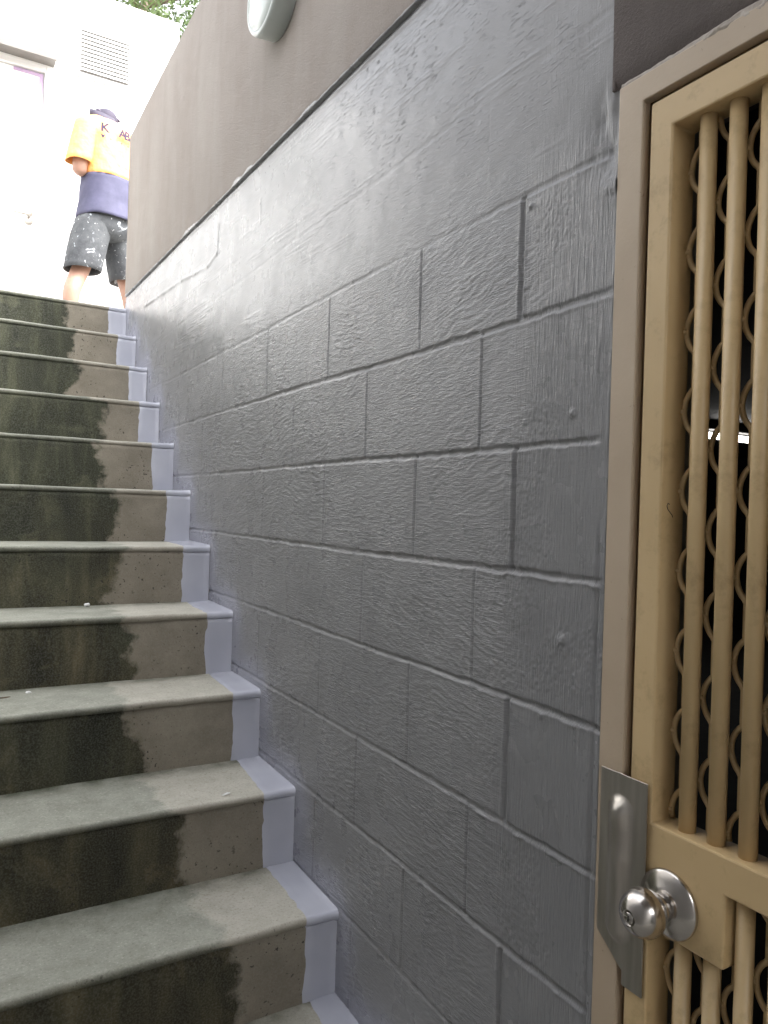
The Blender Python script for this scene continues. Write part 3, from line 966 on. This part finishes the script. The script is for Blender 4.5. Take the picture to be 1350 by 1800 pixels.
def loft(name, rings, mat, n=40, wr=.0, seed=0, cap=False):
    """rings: (cx, cy, cz, rx, ry, tilt_y) ellipses in figure space"""
    rows_ = []
    for ri, (cx, cy, cz, rx, ry, tilt) in enumerate(rings):
        row = []
        for k in range(n + 1):
            a = 2 * math.pi * k / n
            w = 1 + wr * (float(fbm(np.array([math.cos(a) * 2.2 + 7]), np.array([math.sin(a) * 2.2 + cz * 9]), seed, 3)[0]) - .5)
            ex = .85
            c_, s_ = math.cos(a), math.sin(a)
            px_ = math.copysign(abs(c_) ** ex, c_) * rx * w
            py_ = math.copysign(abs(s_) ** ex, s_) * ry * w
            row.append(tuple(pw(cx + px_, cy + py_, cz + py_ * tilt)))
        row[-1] = row[0]
        rows_.append(row)
    bm = bmesh.new()
    vv = [[bm.verts.new(p) for p in row[:-1]] for row in rows_]
    for a_, b_ in zip(vv, vv[1:]):
        for k in range(n): bm.faces.new((a_[k], a_[(k + 1) % n], b_[(k + 1) % n], b_[k]))
    if cap: bm.faces.new(vv[-1])
    o = from_bm(name, bm, mat, person, True)
    md = o.modifiers.new('thick', 'SOLIDIFY'); md.thickness = .004
    return o
def torso(zs):
    out = []
    for z in zs:
        f = np.interp
        out.append((f(z, [.84, 1.1, 1.4, 1.54], [0, 0, 0, 0]), f(z, [.84, 1.1, 1.4, 1.50, 1.54], [-.01, -.005, .015, .06, .09]), z,
                    f(z, [.84, .95, 1.1, 1.3, 1.40, 1.45, 1.50, 1.54], [.204, .182, .172, .185, .195, .175, .112, .072]),
                    f(z, [.84, .95, 1.1, 1.3, 1.42, 1.50, 1.54], [.162, .150, .145, .145, .125, .09, .07]), 0 if z < 1.46 else .3))
    return out
loft('shirt_lower', torso(np.linspace(.825, 1.098, 14)), NAVY, 64, .16, 1)
shirt = loft('shirt_upper', torso(np.concatenate([np.linspace(1.098, 1.44, 16), np.linspace(1.45, 1.535, 8)])), HIVIS, 64, .13, 2)
loft('collar', [(0, .08, 1.520, .086, .080, .35), (0, .09, 1.55, .080, .076, .4), (0, .10, 1.575, .074, .070, .4)], COLLAR, 36, .05, 3)
for s_ in (-1, 1):
    rg = []
    for f in np.linspace(0, 1, 10):
        c0 = Vector((s_ * .155, .0, 1.42)); c1 = Vector((s_ * .228, -.015, 1.145))
        c_ = c0.lerp(c1, f)
        rg.append((c_.x, c_.y, c_.z, .075 - .004 * f, .078 - .002 * f, 0))
    loft('sleeve', rg, HIVIS, 36, .12, 5 + s_)
    hx = s_ * .098
    ax, ay = (s_ * .165, .02)
    rg = []
    for f in np.linspace(0, 1, 14):
        z = .82 - f * .38
        rg.append((hx + (ax - hx) * f, -.005 + ay * f, z, (.100 + .012 * min(1, f * 4) - .006 * f), .130 - .022 * f, 0))
    loft('shorts_leg', rg, DENIM, 40, .16, 9 + s_)
    if s_ < 0: loft('shorts_seat', [(0, -.005, z, rx, ry, 0) for z, rx, ry in ((.92, .165, .13), (.86, .185, .14), (.78, .195, .145), (.72, .165, .125), (.69, .09, .09), (.68, .02, .03))], DENIM, 48, .08, 31)
    ank = LA if s_ < 0 else RA
    loft('boot', [(ank[0], ank[1], .16, .048, .055, 0), (ank[0], ank[1], .10, .048, .06, 0), (ank[0], ank[1] + .04, .06, .052, .125, 0), (ank[0], ank[1] + .05, .03, .053, .145, 0), (ank[0], ank[1] + .05, .004, .053, .145, 0)], BOOT, 28, .02, 13, True)
# white cap on the bowed head with a dark strap, glasses arm hooked on the nape
bm = bmesh.new()
bmesh.ops.create_uvsphere(bm, u_segments=28, v_segments=16, radius=1)
for v in bm.verts:
    p = v.co
    q = Vector((p.x * .088, p.y * .105, p.z * .09))
    v.co = pw(.075 + q.x, .20 + q.y, 1.562 + q.z - q.y * .25)
from_bm('cap', bm, COLLAR, person, True)
bm = bmesh.new()
bm_tube(bm, [pw(.06 + .08 * math.cos(a), .135 + .03 * math.sin(a) * 0 - .012 * math.cos(a * 2), 1.590 + .014 * math.sin(a * 3)) for a in np.linspace(0, math.pi, 14)], .011, 8)
from_bm('glasses_strap', bm, COLLAR, person, True)
# faint printed lettering across the shoulder blades
def letter(ch, x0, z0, size):
    cu = bpy.data.curves.new('txt', 'FONT')
    cu.body = ch
    cu.size = size
    cu.extrude = .0015
    cu.offset = .0022
    to = bpy.data.objects.new('txt', cu)
    COL.objects.link(to)
    dg = bpy.context.evaluated_depsgraph_get()
    tm = bpy.data.meshes.new_from_object(to.evaluated_get(dg))
    bpy.data.objects.remove(to)
    for v in tm.vertices:
        xx, z = x0 + v.co.x, z0 + v.co.y
        yb_ = .012 - .142 * math.sqrt(max(0, 1 - min(1, abs(xx) / .225) ** 2.3))
        v.co = pw(xx, yb_ - .022 - v.co.z, z)
    link('letter', tm, INK, shirt)
for i, ch in enumerate('K  ABA'):
    if ch != ' ': letter(ch, -.150 + .037 * i, 1.345, .072)
for i, ch in enumerate('v .  . .'):
    if ch != ' ': letter(ch, -.145 + .024 * i, 1.305, .04)

# ------------------------------------------------------------------ tree behind the building
tree = empty('leafy_tree', (1.3, 10.2, TOPZ), 'green leafy tree rising behind the white building against the bright sky', 'tree')
bm = bmesh.new()
bm_tube(bm, [(1.3, 10.2, TOPZ - .1), (1.32, 10.22, 4), (1.25, 10.25, 5.6), (1.35, 10.2, 7.2), (1.3, 10.2, 8.6)], [.16, .13, .11, .07, .03], 10)
for a in range(9):
    th = a * 2.4; z0 = 5.2 + a * .35
    bm_tube(bm, [(1.28, 10.2, z0), (1.28 + .8 * math.cos(th), 10.2 + .8 * math.sin(th), z0 + .6), (1.28 + 1.7 * math.cos(th), 10.2 + 1.7 * math.sin(th), z0 + .9)], [.05, .035, .012], 6)
from_bm('trunk', bm, BARK, tree, True)
rs = np.random.default_rng(5)
cl = []
while len(cl) < 190:
    p = rs.normal(size=3); p /= np.linalg.norm(p)
    q = p * rs.uniform(.35, 1) ** .5 * np.array([2.3, 2.0, 2.0])
    cl.append(q + np.array([1.35, 10.2, 7.5]))
vts, fcs = [], []
for c_ in cl:
    for _ in range(150):
        p = c_ + rs.normal(size=3) * np.array([.26, .26, .2])
        d = rs.normal(size=3); d /= np.linalg.norm(d)
        e = np.cross(d, rs.normal(size=3)); e /= np.linalg.norm(e)
        ln, wd = rs.uniform(.03, .06), rs.uniform(.012, .022)
        i = len(vts)
        vts += [p - d * ln, p + e * wd, p + d * ln, p - e * wd]
        fcs.append((i, i + 1, i + 2, i + 3))
from_py('crown', vts, fcs, LEAF, tree)

# ------------------------------------------------------------------ litter on the treads
def chip(name, x, y, z, sx, sy, sz, mat, label, cat, rot=0):
    bm = bmesh.new()
    bmesh.ops.create_icosphere(bm, subdivisions=2, radius=1)
    for i, v in enumerate(bm.verts):
        w = 1 + .5 * (random.random() - .5)
        a, b = v.co.x * sx * w, v.co.y * sy * w
        v.co = Vector((x + a * math.cos(rot) - b * math.sin(rot), y + a * math.sin(rot) + b * math.cos(rot), z + sz + v.co.z * sz * w))
    tag(from_bm(name, bm, mat, base=(x, y, z)), label, cat)
chip('paint_flake', -.394, 2.475, 1.142, .009, .007, .006, WHITE, 'small white flake lying at the back of the sixth tread up', 'flake', .4)
chip('paint_flake', -.578, 2.20, .952, .007, .006, .003, WHITE, 'pale chip lying left on the fifth tread up beside a dry twig', 'flake', .2)
chip('paint_flake', -.169, 1.767, .762, .013, .003, .002, WHITE, 'slim white paint sliver near the nosing of the fourth tread up', 'flake', .3)
chip('dry_twig', -.64, 2.17, .952, .016, .002, .002, BARK, 'short brown dry twig on the fifth tread up at the left', 'twig', .2)
